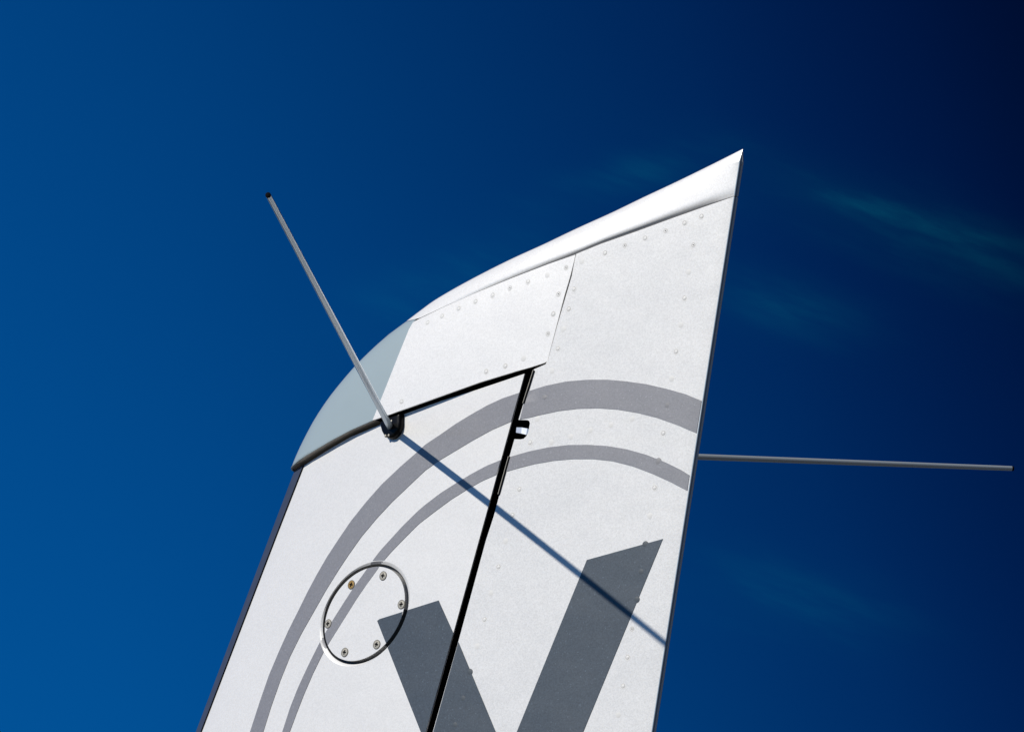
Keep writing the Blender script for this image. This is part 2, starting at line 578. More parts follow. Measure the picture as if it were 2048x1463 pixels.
R_IN = [(1021, 912.9), (1059, 902), (1098, 894), (1137, 889.4), (1176, 889), (1215, 891.4), (1254, 898), (1293.4, 909), (1332.5, 924.6), (1361.8, 939), (1379, 949.6), (1374.6, 980.6), (1342, 963.6), (1303, 946), (1264, 931.4), (1225, 921.6), (1186, 917.3), (1147, 917.3), (1108, 920.7), (1068.8, 927.5), (1040, 934.8), (1013, 942.6)]
V_RUD = [(917.2, 1283), (1013, 1513.5), (1174, 1119), (1326, 1077), (1085, 1660), (924, 1660), (862, 1480)]

# ------------------------------------------------------------------ fin
COVC = np.array([729.5, 1226.6])
covm = np.array([[88.5 ** 2, -3049.0], [-3049.0, 104.0 ** 2]])
ev, evec = np.linalg.eigh(covm)
COVL = evec @ np.diag(np.sqrt(ev)) @ evec.T
COVI = np.linalg.inv(COVL)


def oval(k, n=72):
    th = np.linspace(0, 2 * math.pi, n, endpoint=False)
    return [tuple(COVC + COVL @ np.array([math.cos(a), math.sin(a)]) * k) for a in th]


def oval_r(p):
    return np.linalg.norm((p - COVC) @ COVI.T, axis=-1)


fin_top_px = [(1049, 747), (984.5, 768.7), (953.8, 779), (882, 801.5), (810, 827), (758, 850), (700, 874), (651, 902.5), (612, 928)]
fin_hinge_px = [(1049, 747), (971.6, 1030), (957.7, 1080), (852, 1463)]
ft = FIN.from_px(densify(fin_top_px, 8))
fh = FIN.from_px(densify(fin_hinge_px, 12))
xa, xb = xw(FIN, fh[0]), xw(FIN, fh[-1])
hb = sx_of(FIN, ext_line(xa, xb, WBOT), WBOT)
hinge_ext = [(sx_of(FIN, ext_line(xa, xb, w), w), w) for w in np.arange(fh[-1][1] - 0.01, WBOT, -0.012)]
wLE = ft[-1][1] - 0.002
ft_le = [(s, ft[-1][1] + (wLE - ft[-1][1]) * (1 - abs(s / ft[-1][0]))) for s in np.linspace(ft[-1][0], 0, 8)[1:]]
near_top = ft + ft_le                                    # hinge -> leading edge
far_top = [(-s, w) for s, w in near_top[::-1][1:]]
hinge_near = fh[1:] + hinge_ext + [(hb, WBOT)]
bottom = [(s, WBOT) for s in np.linspace(hb, -hb, 60)[1:-1]]
fin_poly = near_top + far_top + [(-s, w) for s, w in hinge_near] + bottom[::-1] + hinge_near[::-1]


NR = 288
TH = np.linspace(0, 2 * math.pi, NR, endpoint=False)
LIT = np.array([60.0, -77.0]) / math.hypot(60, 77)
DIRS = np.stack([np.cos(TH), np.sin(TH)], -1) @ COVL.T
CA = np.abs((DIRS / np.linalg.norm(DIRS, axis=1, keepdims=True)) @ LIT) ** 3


def ring_px(k):
    return [tuple(p) for p in COVC + DIRS * np.reshape(k, (-1, 1))]


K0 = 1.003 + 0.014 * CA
KW = 0.994 - 0.038 * CA                       # dark band shaped to narrow on the sides that catch light


HOLE = FIN.from_px(ring_px(K0 - 0.002))


def fin_dish(px, sw):
    return np.zeros(len(px))


fin = panel('fin', FIN, [fin_poly], [WHITE], tail, holes=[HOLE], thick=0.0016, cell=0.011)

# top rib, spar inside the shroud, bottom
strip('top_rib', FIN.P(*np.array(near_top).T) - np.array([0, 0, .001]), FIN.P(*(np.array([(-s, w) for s, w in near_top]).T)) - np.array([0, 0, .001]), FLAT_BLACK, fin)
sp_line = [fh[0]] + fh[1:] + hinge_ext + [(hb, WBOT)]
shift = np.array([-0.035, 0, 0])
spn = FIN.P(*np.array(sp_line).T) + shift + np.array([0, .004, 0])
spf = FIN.P(*np.array([(-s, w) for s, w in sp_line]).T) + shift - np.array([0, .004, 0])
strip('spar', spn, spf, FLAT_BLACK, fin)
# near-black strips for the shade in the shroud, just inside the skin
for sg in (1, -1):
    a = FIN.P(*np.array([(sg * s, w) for s, w in sp_line]).T)
    d = np.array([0, 0.0026 * sg, 0])
    strip('shroud_shade', a + d + np.array([-0.0005, 0, 0]), a + d + shift, FLAT_BLACK, fin)

# leading edge tape wraps round the nose
tape_px = [(607.5, 932), (556, 1064), (505, 1197), (454, 1330), (403, 1463)]
tp = FIN.from_px(densify(tape_px, 14))
ta, tb = xw(FIN, tp[0]), xw(FIN, tp[-1])
tape_ext = [(sx_of(FIN, ext_line(ta, tb, w), w), w) for w in np.arange(tp[-1][1] - 0.015, WBOT, -0.015)] + [(sx_of(FIN, ext_line(ta, tb, WBOT), WBOT), WBOT)]
tn = tp + tape_ext
tape_poly = [(s, tp[0][1] + 0.001) for s in np.linspace(-tp[0][0], tp[0][0], 14)] + tn[1:] + [(s, WBOT) for s in np.linspace(tn[-1][0], -tn[-1][0], 14)[1:]] + [(-s, w) for s, w in tn[1:-1][::-1]]
panel('leading_edge_tape', FIN, [tape_poly], [TAPE], fin, off=0.0012, thick=0.0011, cell=0.008)
# black strip stands in for the shaded gap along the tape
tline = FIN.P(*np.array(tn).T)
tnrm = FIN.Nrm(*np.array(tn).T)
tnrm *= np.sign(tnrm[:, 1:2]) * -1
strip('tape_edge_shade', tline + tnrm * .0013, tline + tnrm * .0004 + np.array([.0017, 0, 0]), BLACK, fin)


# paint on the fin
def band_poly(S, a, b, step=9):
    return S.from_px(densify(a, step)) + S.from_px(densify(b, step))[::-1]


holeR = HOLE
PAINT = dict(off=0.0004, thick=0.0003, cell=0.011)
panel('arc_stripe', FIN, [band_poly(FIN, OUT_TOP, OUT_BOT)], [STRIPE], fin, label='wide mid-grey outer arc stripe', **PAINT)


def split_by_oval(a, b, lo, hi, outer):
    """the two rows of a band cut where it meets the access cover"""
    def crop(row):
        d = densify(row, 1.5)
        r = oval_r(np.array(d))
        return [p for p, q in zip(d, r) if (q < hi if not outer else q > lo)]
    return crop(a), crop(b)


ia, ib = densify(IN_TOP, 1.0), densify(IN_BOT, 1.0)
ra, rb = oval_r(np.array(ia)), oval_r(np.array(ib))
ia0 = [p for p, q in zip(ia, ra) if q > 1.031 and p[1] < 1200]
ib0 = [p for p, q in zip(ib, rb) if q > 1.031 and p[1] < 1200]
ia1 = [p for p, q in zip(ia, ra) if q > 1.031 and p[1] > 1200]
ib1 = [p for p, q in zip(ib, rb) if q > 1.031 and p[1] > 1200]
iad = [p for p, q in zip(ia, ra) if q < 0.903]
ibd = [p for p, q in zip(ib, rb) if q < 0.903]


def thin(row, k=7):
    return row[::k] + ([row[-1]] if (len(row) - 1) % k else [])


def arc_between(p, q, k):
    """points on the oval of radius k from near p to near q"""
    a = (np.array(p) - COVC) @ COVI.T
    b = (np.array(q) - COVC) @ COVI.T
    t0, t1 = math.atan2(a[1], a[0]), math.atan2(b[1], b[0])
    d = (t1 - t0 + math.pi) % (2 * math.pi) - math.pi
    return [tuple(COVC + COVL @ np.array([math.cos(t0 + d * f), math.sin(t0 + d * f)]) * k) for f in np.linspace(0, 1, 9)]


p_up = thin(ia0) + arc_between(ia0[-1], ib0[-1], 1.031)[1:-1] + thin(ib0)[::-1]
p_dn = thin(ia1) + thin(ib1)[::-1] + arc_between(ib1[0], ia1[0], 1.031)[1:-1]
p_cv = thin(iad) + arc_between(iad[-1], ibd[-1], .903)[1:-1] + thin(ibd)[::-1] + arc_between(ibd[0], iad[0], .903)[1:-1]
panel('arc_stripe', FIN, [FIN.from_px(p_up)], [STRIPE], fin, label='upper run of the narrow inner arc stripe', **PAINT)
panel('arc_stripe', FIN, [FIN.from_px(p_dn)], [STRIPE], fin, label='lower run of the narrow inner arc stripe', **PAINT)
vf = densify(V_FIN, 2.0, True)
rv = oval_r(np.array(vf))
# the V stroke outside the cover, and its corner on the cover
v_out = [p for p, q in zip(vf, rv) if q > 1.008]
k0 = max(range(len(v_out)), key=lambda i: math.hypot(v_out[i][0] - v_out[i - 1][0], v_out[i][1] - v_out[i - 1][1]))
v_out = v_out[k0:] + v_out[:k0]
v_poly = v_out + arc_between(v_out[-1], v_out[0], 1.008)[1:-1]
panel('letter_v', FIN, [FIN.from_px(thin(v_out, 4) + arc_between(v_out[-1], v_out[0], 1.008)[1:-1])], [DARK], fin, label='left arm of the dark slate letter V', **PAINT)
v_in = [p for p, q in zip(vf, rv) if q < 0.903]
k0 = max(range(len(v_in)), key=lambda i: math.hypot(v_in[i][0] - v_in[i - 1][0], v_in[i][1] - v_in[i - 1][1]))
v_in = v_in[k0:] + v_in[:k0]
v_cv = v_in + arc_between(v_in[-1], v_in[0], .903)[1:-1]


# access cover: dished ring in the skin, and the cover plate sitting in it
def paint_at(c, gi=0):
    r = np.zeros(len(c), int)
    r[inside(c[:, 0], c[:, 1], IN_TOP + IN_BOT[::-1])] = 1
    r[inside(c[:, 0], c[:, 1], V_FIN)] = 2
    return r


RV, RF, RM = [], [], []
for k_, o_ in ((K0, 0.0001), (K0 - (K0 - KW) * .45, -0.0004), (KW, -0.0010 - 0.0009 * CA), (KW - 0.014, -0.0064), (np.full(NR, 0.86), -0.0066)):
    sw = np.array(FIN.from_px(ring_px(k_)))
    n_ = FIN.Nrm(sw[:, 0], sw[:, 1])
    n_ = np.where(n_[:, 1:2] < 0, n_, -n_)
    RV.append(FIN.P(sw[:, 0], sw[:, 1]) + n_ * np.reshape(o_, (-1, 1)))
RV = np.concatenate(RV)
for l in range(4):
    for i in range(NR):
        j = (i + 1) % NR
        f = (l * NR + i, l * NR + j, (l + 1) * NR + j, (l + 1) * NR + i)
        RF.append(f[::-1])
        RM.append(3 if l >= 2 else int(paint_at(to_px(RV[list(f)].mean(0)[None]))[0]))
rec = link('cover_recess', RV, RF, [WHITE, STRIPE, DARK, RING_DARK], fin, RM)
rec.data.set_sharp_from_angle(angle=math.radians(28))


def cover_dish(px, sw):
    k = oval_r(px)
    d = np.clip((k - 0.903) / (0.905 - 0.903), 0, 1)
    return -0.0002 - 0.0012 * d * d


panel('access_cover', FIN, [FIN.from_px(oval(0.905, 120))], [WHITE, STRIPE, DARK], fin, thick=0.0066, cell=0.008,
      facemat=lambda c, gi: np.where(oval_r(c) > 0.895, paint_at(c), 0), label='round plate held by six cross-head screws')
CP = dict(off=0.0002, thick=0.0003, cell=0.008)
panel('arc_stripe', FIN, [FIN.from_px(p_cv)], [STRIPE], fin, label='piece of the narrow arc stripe on the round cover', **CP)
panel('letter_v', FIN, [FIN.from_px(thin(v_in, 4) + arc_between(v_in[-1], v_in[0], .903)[1:-1])], [DARK], fin, label='corner of the letter V on the round cover', **CP)


# ------------------------------------------------------------------ screws
def frame_at(S, px, off=0.0, spin=0.0):
    sw = S.from_px([px])[0]
    P = S.P(*sw)
    n = S.Nrm(*sw)
    n = n if n[1] < 0 else -n
    zc = Vector(n)
    xc = Vector((1, 0, 0))
    xc = (xc - zc * xc.dot(zc)).normalized()
    yc = zc.cross(xc)
    m = Matrix((xc, yc, zc)).transposed().to_4x4()
    m.translation = Vector(P) + zc * off
    return m @ Matrix.Rotation(spin, 4, 'Z')


def lathe(profile, seg=20):
    V, F = [], []
    for r, z in profile:
        if r < 1e-9:
            V.append((0, 0, z))
        else:
            V += [(r * math.cos(2 * math.pi * i / seg), r * math.sin(2 * math.pi * i / seg), z) for i in range(seg)]
    idx, rows = 0, []
    for r, z in profile:
        if r < 1e-9:
            rows.append([idx] * seg); idx += 1
        else:
            rows.append(list(range(idx, idx + seg))); idx += seg
    for a, b in zip(rows[:-1], rows[1:]):
        for i in range(seg):
            q = [a[i], a[(i + 1) % seg], b[(i + 1) % seg], b[i]]
            f = []
            for v in q:
                if v not in f:
                    f.append(v)
            if len(f) > 2:
                F.append(tuple(f))
    return V, F


def screw_mesh(mat):
    R, a, b, dp = 0.0043, 0.00085, 0.0025, 0.0004
    cross = [(a, a), (a, b), (-a, b), (-a, a), (-b, a), (-b, -a), (-a, -a), (-a, -b), (a, -b), (a, -a), (b, -a), (b, a)]
    seg = 28
    rim = [(R * math.cos(2 * math.pi * i / seg), R * math.sin(2 * math.pi * i / seg)) for i in range(seg)]
    vs = [Vector(p) for p in rim + cross]
    es = [(i, (i + 1) % seg) for i in range(seg)] + [(seg + i, seg + (i + 1) % 12) for i in range(12)]
    ov, oe, of, *_ = delaunay_2d_cdt(vs, es, [], 0, 1e-8)
    V = [(v.x, v.y, 0.0005 - 0.0002 * (v.length / R) ** 2) for v in ov]
    F, FM = [], []
    A = np.array([(v.x, v.y) for v in ov])
    for f in of:
        c = A[list(f)].mean(0)
        if inside(np.array([c[0]]), np.array([c[1]]), cross)[0]:
            continue
        n = np.cross(A[f[1]] - A[f[0]], A[f[2]] - A[f[0]])
        F.append(tuple(f) if n > 0 else tuple(f)[::-1]); FM.append(0)
    # recess walls and floor, near-black in place of deeper shade
    b0 = len(V)
    V += [(x, y, 0.00047) for x, y in cross] + [(x * .9, y * .9, 0.00047 - dp) for x, y in cross]
    for i in range(12):
        j = (i + 1) % 12
        F.append((b0 + i, b0 + j, b0 + 12 + j, b0 + 12 + i)); FM.append(1)
    F.append(tuple(b0 + 12 + i for i in range(12))); FM.append(1)
    # shank side of the head
    b0 = len(V)
    V += [(x, y, 0.0) for x, y in rim] + [(x * 1.0, y * 1.0, -0.002) for x, y in rim]
    for i in range(seg):
        j = (i + 1) % seg
        F.append((b0 + i, b0 + seg + i, b0 + seg + j, b0 + j)); FM.append(0)
    me = bpy.data.meshes.new('screw')
    me.from_pydata(V, [], F)
    me.materials.append(mat); me.materials.append(FLAT_BLACK)
    me.polygons.foreach_set('material_index', FM)
    me.update()
    return me


def place(name, me, mtx, parent, label=None):
    o = bpy.data.objects.new(name, me)
    COL.objects.link(o)
    o.parent = parent
    o.matrix_parent_inverse = parent.matrix_world.inverted()
    o.matrix_basis = mtx
    if label:
        o['label'] = label
    return o


sm, smb = screw_mesh(STEEL), screw_mesh(BRASS)
# a thin shadow gap round each head, painted as a dark countersink ring
screw_px = [(766.5, 1150.7), (703, 1168.5), (656.5, 1246.5), (689.7, 1303.5), (753.7, 1287.9), (803.1, 1207.9)]
for i, p in enumerate(screw_px):
    place('screw', smb if i == 1 else sm, frame_at(FIN, p, 0.0003, random.uniform(-.5, .5)), fin, 'yellowed brass screw' if i == 1 else None)
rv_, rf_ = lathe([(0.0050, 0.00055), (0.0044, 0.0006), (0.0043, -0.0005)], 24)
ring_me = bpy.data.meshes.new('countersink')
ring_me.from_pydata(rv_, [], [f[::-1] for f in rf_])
ring_me.materials.append(plain('countersink_shadow_tone', (0.12, 0.11, 0.09), 0.7))
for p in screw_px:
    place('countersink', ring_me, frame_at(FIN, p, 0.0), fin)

# ------------------------------------------------------------------ rudder
seam_px = [(1471, 391.8), (1413, 412), (1342.6, 437), (1272, 463), (1202, 487.5), (1151.5, 508), (1096.5, 528), (1026, 555), (955.8, 583.5), (885.5, 614.5), (840, 636)]
joint_main = [(1152.3, 508), (1149.5, 520), (1143.4, 552), (1131.6, 592), (1113.4, 655), (1095.8, 720), (1091, 728), (1068, 738)]
front_main = [(1068, 738), (1047, 806), (1037, 839), (1054.7, 839.5), (1058.5, 841.5), (1059.8, 846), (1057.4, 860), (1055.5, 866), (1052.5, 872), (1047, 877), (1040, 878), (1029, 877.5), (1019, 912), (988, 1030), (971.8, 1080), (916.7, 1282), (865.4, 1463)]
sm_ = RUD.from_px(densify(seam_px[:6], 10))
te_w = sm_[0][1]
sm_[0] = (-1.0, te_w)
jm = RUD.from_px(densify(joint_main, 8))
fm_ = RUD.from_px(densify(front_main, 8))
xa, xb = xw(RUD, fm_[-20]), xw(RUD, fm_[-1])
fr_ext = [(sx_of(RUD, ext_line(xa, xb, w), w), w) for w in np.arange(fm_[-1][1] - 0.01, WBOT, -0.012)] + [(sx_of(RUD, ext_line(xa, xb, WBOT), WBOT), WBOT)]
main_poly = sm_[:-1] + jm[:-1] + fm_ + fr_ext + [(s, WBOT) for s in np.linspace(fr_ext[-1][0], -1, 24)[1:]] + [(-1.0, w) for w in np.linspace(WBOT, te_w, 70)[1:-1]]
rudder = panel('rudder', RUD, [main_poly], [WHITE_RUD], tail, thick=0.0016, cell=0.010, mirror=True)

# front spar of the rudder (near-black for the shade in the gap), interrupted by the hinge notch
for run in (RUD.from_px(densify([(1068, 738), (1047, 806), (1038, 837)], 12)),
            RUD.from_px(densify([(1028.6, 880), (988, 1030), (971.8, 1080), (916.7, 1282), (865.4, 1463)], 12)) + fr_ext):
    a = RUD.P(*np.array(run).T) + np.array([0.016, .0025, 0])
    b = RUD.P(*np.array([(-s, w) for s, w in run]).T) + np.array([0.016, -.0025, 0])
    strip('front_spar', a, b, FLAT_BLACK, rudder)
    for sg in (1, -1):
        a = RUD.P(*np.array([(sg * s, w) for s, w in run]).T)
        d = np.array([0, 0.0024 * sg, 0])
        strip('gap_shade', a + d + np.array([0.001, 0, 0]), a + d + np.array([.018, 0, 0]), FLAT_BLACK, rudder)  # near-black strip for the shade inside the hinge gap

# horn panel
hp_seam = [(1150.8, 509), (1096.5, 528), (1026, 555), (955.8, 583.5), (885.5, 614.5), (838, 637.5)]
hp_joint = [(1094.7, 722.3), (1112, 655), (1128.6, 592), (1140.4, 552), (1148.5, 520), (1150.8, 509)]
hp_bot = [(745, 840), (781, 828), (800, 821), (960, 764), (1036, 741), (1062, 734), (1088, 725.5), (1094.7, 722.3)]
nose_line = [(838, 637.5), (826, 644), (818, 658), (800, 702), (775, 765), (745, 840)]
hpoly = RUD.from_px(densify(hp_seam, 8)[:-1] + densify(nose_line, 6)[:-1] + densify(hp_bot, 8)[:-1] + densify(hp_joint, 8)[:-1])
panel('horn_panel', RUD, [hpoly], [WHITE_HORN], rudder, thick=0.0016, cell=0.009, mirror=True)

# tip cap wraps over the top; between the nose piece, the seam and the trailing edge
cap_seam = [(1472.5, 390.3), (1413, 409.2), (1342.6, 433.2), (1272, 459.2), (1202, 484.4), (1151.5, 505.4), (1096.5, 526), (1026, 553.3), (955.8, 582), (885.5, 613.5), (840, 635.5)]
cs = RUD.from_px(densify(cap_seam, 6))
cs[0] = (-1.0, cs[0][1])
nose_top = RUD.from_px([(838, 635.5), (832, 637)])
w_ap = 0.0835                                     # where the nose piece ends on the ridge
front = [(cs[-1][0] * (1 - f), cs[-1][1] + (w_ap - cs[-1][1]) * f) for f in np.linspace(0, 1, 10)[1:]]
half_n = cs + front
WTIP = 0.1575
hn = np.array(half_n)
hs, hw = np.maximum.accumulate(hn[:, 0]), hn[:, 1]
cols = np.array([-(1 - k / 60) ** 1.25 for k in range(60)] + [0.0])
wseam = np.interp(cols, hs, hw)
xr = np.linspace(float(RUD.le(w_ap)), float(RUD.le(WTIP)), 110)
wr = np.interp(xr, np.maximum.accumulate(LEH[:, 0]), LEH[:, 1])
g = np.clip((wr - w_ap) / (WTIP - w_ap), 0, 1)
g = np.unique(np.concatenate([g, np.linspace(0, 0.06, 8), np.linspace(0.06, 1.0, 40)]))
sf = np.concatenate([cols, -cols[::-1][1:]])
wf = np.concatenate([wseam, wseam[::-1][1:]])
SS = np.repeat(sf[:, None], len(g), 1)
WW = wf[:, None] + (WTIP - wf[:, None]) * g[None, :]
PP = RUD.P(SS, WW)
# the lower lip of the cap is joggled inwards where it meets the skin, more so towards the rear
lift = np.hypot(PP[..., 0] - PP[:, :1, 0], PP[..., 2] - PP[:, :1, 2])
kk = np.clip((PP[:, :1, 0] + 0.10) / 0.28, 0, 1) * np.clip((1 - np.abs(SS)) / .04, 0.25, 1)
cyc = -RUD.defl(PP[..., 0], WW)
room = np.abs(PP[..., 1] - cyc)
PP[..., 1] -= np.sign(SS) * np.minimum(0.0034 * kk * np.exp(-(lift / 0.0046) ** 1.4), room * 0.6)
nc, ng = SS.shape
CV = PP.reshape(-1, 3)
CF = [(i * ng + j, (i + 1) * ng + j, (i + 1) * ng + j + 1, i * ng + j + 1) for i in range(nc - 1) for j in range(ng - 1)]
cap = link('tip_cap', CV, CF, [WHITE_CAP], rudder)
shade_up = [(x, y - (0.8 + 3.0 * min(max((x - 860) / 330, 0), 1) * min(max((1480 - x) / 70, 0.2), 1))) for x, y in seam_px]
se = RUD.from_px(densify(seam_px[1:] if False else seam_px, 8)) + RUD.from_px(densify(shade_up, 8))[::-1]
panel('seam_shade', RUD, [se], [SEAM_DARK], rudder, off=-0.0007, thick=0.0005, cell=0.02)  # dark strip stands in for the shade of the open seam


# grey nose piece wraps round the front of the horn
nl = RUD.from_px(densify([(745, 840), (775, 765), (800, 702), (818, 658), (826, 644), (832, 638.5)], 5))
nl += [(nl[-1][0] * (1 - f), nl[-1][1] + (w_ap - 0.0003 - nl[-1][1]) * f) for f in np.linspace(0, 1, 7)[1:]]
nb = RUD.from_px(densify([(745, 840), (700, 860), (664, 879), (640, 893), (612, 909.5), (596, 921)], 6))
w_n = nb[-1][1]
nb_le = [(s, w_n - 0.001) for s in np.linspace(nb[-1][0], 0, 8)[1:]]
nbot = nb + nb_le
nose_poly = nbot[::-1][:-1] + nl + [(-s, w) for s, w in nl[::-1][1:]] + [(-s, w) for s, w in nbot[1:-1]]
panel('nose_cap', RUD, [nose_poly], [GREY], rudder, thick=0.0015, cell=0.008, label='plain blue-grey rounded nose of the rudder horn')
# undersides of the horn: bounce light in the nose colour, shade black behind it
nbA = np.array(nbot)
strip('nose_underside', RUD.P(*nbA.T) + np.array([0, 0, .0012]), RUD.P(*(nbA * np.array([-1, 1])).T) + np.array([0, 0, .0012]), UNDERSIDE, rudder)
hbA = np.array(RUD.from_px(densify(hp_bot, 8)))
strip('horn_underside', RUD.P(*hbA.T) + np.array([0, .001, .0012]), RUD.P(*(hbA * np.array([-1, 1])).T) + np.array([0, -.001, .0012]), FLAT_BLACK, rudder)


# trailing edge bead: half round along the blunt rear edge
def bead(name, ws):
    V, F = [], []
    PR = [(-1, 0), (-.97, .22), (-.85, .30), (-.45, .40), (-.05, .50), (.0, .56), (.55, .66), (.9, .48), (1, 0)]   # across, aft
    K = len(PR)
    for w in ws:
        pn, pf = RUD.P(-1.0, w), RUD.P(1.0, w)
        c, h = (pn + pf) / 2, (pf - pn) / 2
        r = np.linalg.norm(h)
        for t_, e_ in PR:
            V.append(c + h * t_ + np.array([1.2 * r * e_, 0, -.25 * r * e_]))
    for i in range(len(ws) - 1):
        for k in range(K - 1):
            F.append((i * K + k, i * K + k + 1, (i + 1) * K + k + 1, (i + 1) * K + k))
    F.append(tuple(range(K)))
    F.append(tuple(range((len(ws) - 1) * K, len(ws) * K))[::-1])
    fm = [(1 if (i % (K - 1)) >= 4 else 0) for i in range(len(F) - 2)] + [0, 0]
    return link(name, V, F, [EDGE_SHADE, EDGE_SKYLIT], rudder, fm, smooth=False)


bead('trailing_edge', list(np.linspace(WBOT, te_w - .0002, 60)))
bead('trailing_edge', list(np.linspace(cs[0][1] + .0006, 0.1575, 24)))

# paint on the rudder
panel('arc_stripe', RUD, [RUD.from_px(densify(R_OUT, 9, True))], [STRIPE], rudder, label='wide mid-grey outer arc stripe', **PAINT)
panel('arc_stripe', RUD, [RUD.from_px(densify(R_IN, 9, True))], [STRIPE], rudder, label='narrow inner arc stripe', **PAINT)
panel('letter_v', RUD, [RUD.from_px(densify(V_RUD, 12, True))], [DARK], rudder, label='large dark slate letter V, right arm and foot', **PAINT)

# ------------------------------------------------------------------ rivets
RIV = [(855, 645), (884, 632), (917, 617), (951, 603), (985, 590), (1020, 576), (1056, 563), (1094, 550), (1132, 535), (1162, 523.6), (1210, 506), (1249.5, 491), (1290, 476.5), (1331, 461.5), (1369, 446.5), (1403, 433),
       (1386.5, 490), (1378, 543.5), (1369, 596), (1361, 650), (1352, 703), (1343.6, 757), (1335, 811), (1326.6, 866), (1317, 921.5), (1309, 975), (1300, 1030), (1291, 1088), (1282, 1142), (1273.5, 1198), (1264, 1257), (1255, 1313.5), (1246, 1371), (1236.6, 1429.5), (1227, 1488),
       (1117, 588), (1106.5, 628), (1096, 667), (1147.5, 578), (1137.5, 618), (1126.5, 657), (1115.5, 697), (1104.5, 741), (1047, 718), (1010.6, 732), (972, 743), (803, 803),
       (1089, 791.5), (1074, 836.5), (1060, 884.6), (1039, 978), (1025, 1030), (1011, 1082), (997, 1133), (982.6, 1186), (969, 1238), (954, 1291), (940, 1343), (926, 1395), (911, 1447),
       (1102, 884), (1142, 872), (1181, 861), (1222, 850), (1264, 837)]


def rivet_mesh(mat, kind):
    if kind == 0:      # flush head with a raised rim and open centre
        prof = [(0.0, 0.00002), (0.0006, 0.00002), (0.0007, 0.00012), (0.0019, 0.00013), (0.0021, 0.00001), (0.0023, 0.00001), (0.0025, 0.00010), (0.0036, -0.00012)]
    elif kind == 1:    # flat head with a fine ring
        prof = [(0.0, 0.00013), (0.0020, 0.00012), (0.0022, 0.00000), (0.0024, 0.00000), (0.0026, 0.00010), (0.0037, -0.00012)]
    else:              # low painted dome
        prof = [(0.0, 0.00013), (0.0009, 0.00012), (0.0018, 0.00008), (0.0026, 0.00001), (0.0036, -0.00010)]
    V, F = lathe(prof, 18)
    me = bpy.data.meshes.new('rivet')
    me.from_pydata(V, [], [f[::-1] for f in F])
    me.materials.append({WHITE.name: RIVW, STRIPE.name: RIVS, DARK.name: RIVD}[mat.name])
    me.polygons.foreach_set('use_smooth', [True] * len(me.polygons))
    me.materials.append(FLAT_BLACK)
    me.materials.append(RIVET_RING)
    rows = {0: {0: 1, 4: 2, 3: 2}, 1: {2: 2, 1: 2}, 2: {}}[kind]
    me.polygons.foreach_set('material_index', [rows.get(i // 18, 0) for i in range(len(me.polygons))])
    me.update()
    return me


riv_cache = {}
open_rivets = {(1249.5, 491), (1331, 461.5), (1020, 576), (1117, 588), (1386.5, 490), (1264, 1257), (1096, 667), (1132, 535)}
for p in RIV:
    pa = np.array([p])
    mat = STRIPE if (inside(pa[:, 0], pa[:, 1], R_OUT)[0] or inside(pa[:, 0], pa[:, 1], R_IN)[0]) else DARK if inside(pa[:, 0], pa[:, 1], V_RUD)[0] else WHITE
    off = 0.00040 if mat is not WHITE else 0.00006
    kind = 0 if p in open_rivets else random.choice((1, 1, 2))
    if mat is not WHITE:
        kind = 2
    key = (mat.name, kind)
    if key not in riv_cache:
        riv_cache[key] = rivet_mesh(mat, kind)
    mtx = frame_at(RUD, p, off) @ Matrix.Rotation(random.uniform(-.03, .03), 4, 'X') @ Matrix.Rotation(random.uniform(-.03, .03), 4, 'Y')
    place('rivet', riv_cache[key], mtx, rudder)


# ------------------------------------------------------------------ hinge bracket and seal strips
def box_between(name, S, quad_px, o0, o1, mat, parent, bevel=0.0004):
    sw = S.from_px(quad_px)
    P = S.P(*np.array(sw).T)
    n = S.Nrm(*np.array(sw).T)
    n = np.where(n[:, 1:2] < 0, n, -n)
    V = np.concatenate([P + n * o0, P + n * o1])
    F = [(3, 2, 1, 0), (4, 5, 6, 7)] + [(i, (i + 1) % 4, 4 + (i + 1) % 4, 4 + i) for i in range(4)]
    o = link(name, V, F, mat, parent, smooth=False)
    md = o.modifiers.new('bevel', 'BEVEL')
    md.width = bevel
    md.segments = 2
    return o


# tongue of the hinge reaching from the fin into the notch of the rudder, slightly curved
def tongue():
    top = FIN.from_px([(1029, 852.5), (1040, 853), (1050, 854.5), (1057.5, 857)])
    bot = FIN.from_px([(1028, 863), (1039, 865), (1048, 867), (1055, 868.5)])
    top2 = [(RUD.from_px([p])[0]) for p in ((1029, 852.5), (1040, 853), (1050, 854.5), (1057.5, 857))]
    bot2 = [(RUD.from_px([p])[0]) for p in ((1028, 863), (1039, 865), (1048, 867), (1055, 868.5))]
    V, F = [], []
    for d in (-0.0035, -0.012):
        for row in (top2, bot2):
            for i, sw in enumerate(row):
                P = RUD.P(*sw)
                n = RUD.Nrm(*sw)
                n = n if n[1] < 0 else -n
                V.append(P + n * (d + 0.0015 * math.sin(math.pi * i / 3) - .0008 * i))
    for i in range(3):
        F += [(i, i + 1, 4 + i + 1, 4 + i), (8 + i, 12 + i, 12 + i + 1, 8 + i + 1), (i, 8 + i, 8 + i + 1, i + 1), (4 + i, 4 + i + 1, 12 + i + 1, 12 + i)]
    F += [(0, 4, 12, 8), (3, 11, 15, 7)]
    return link('hinge_bracket', V, F, ALU, tail, smooth=False)


tongue()
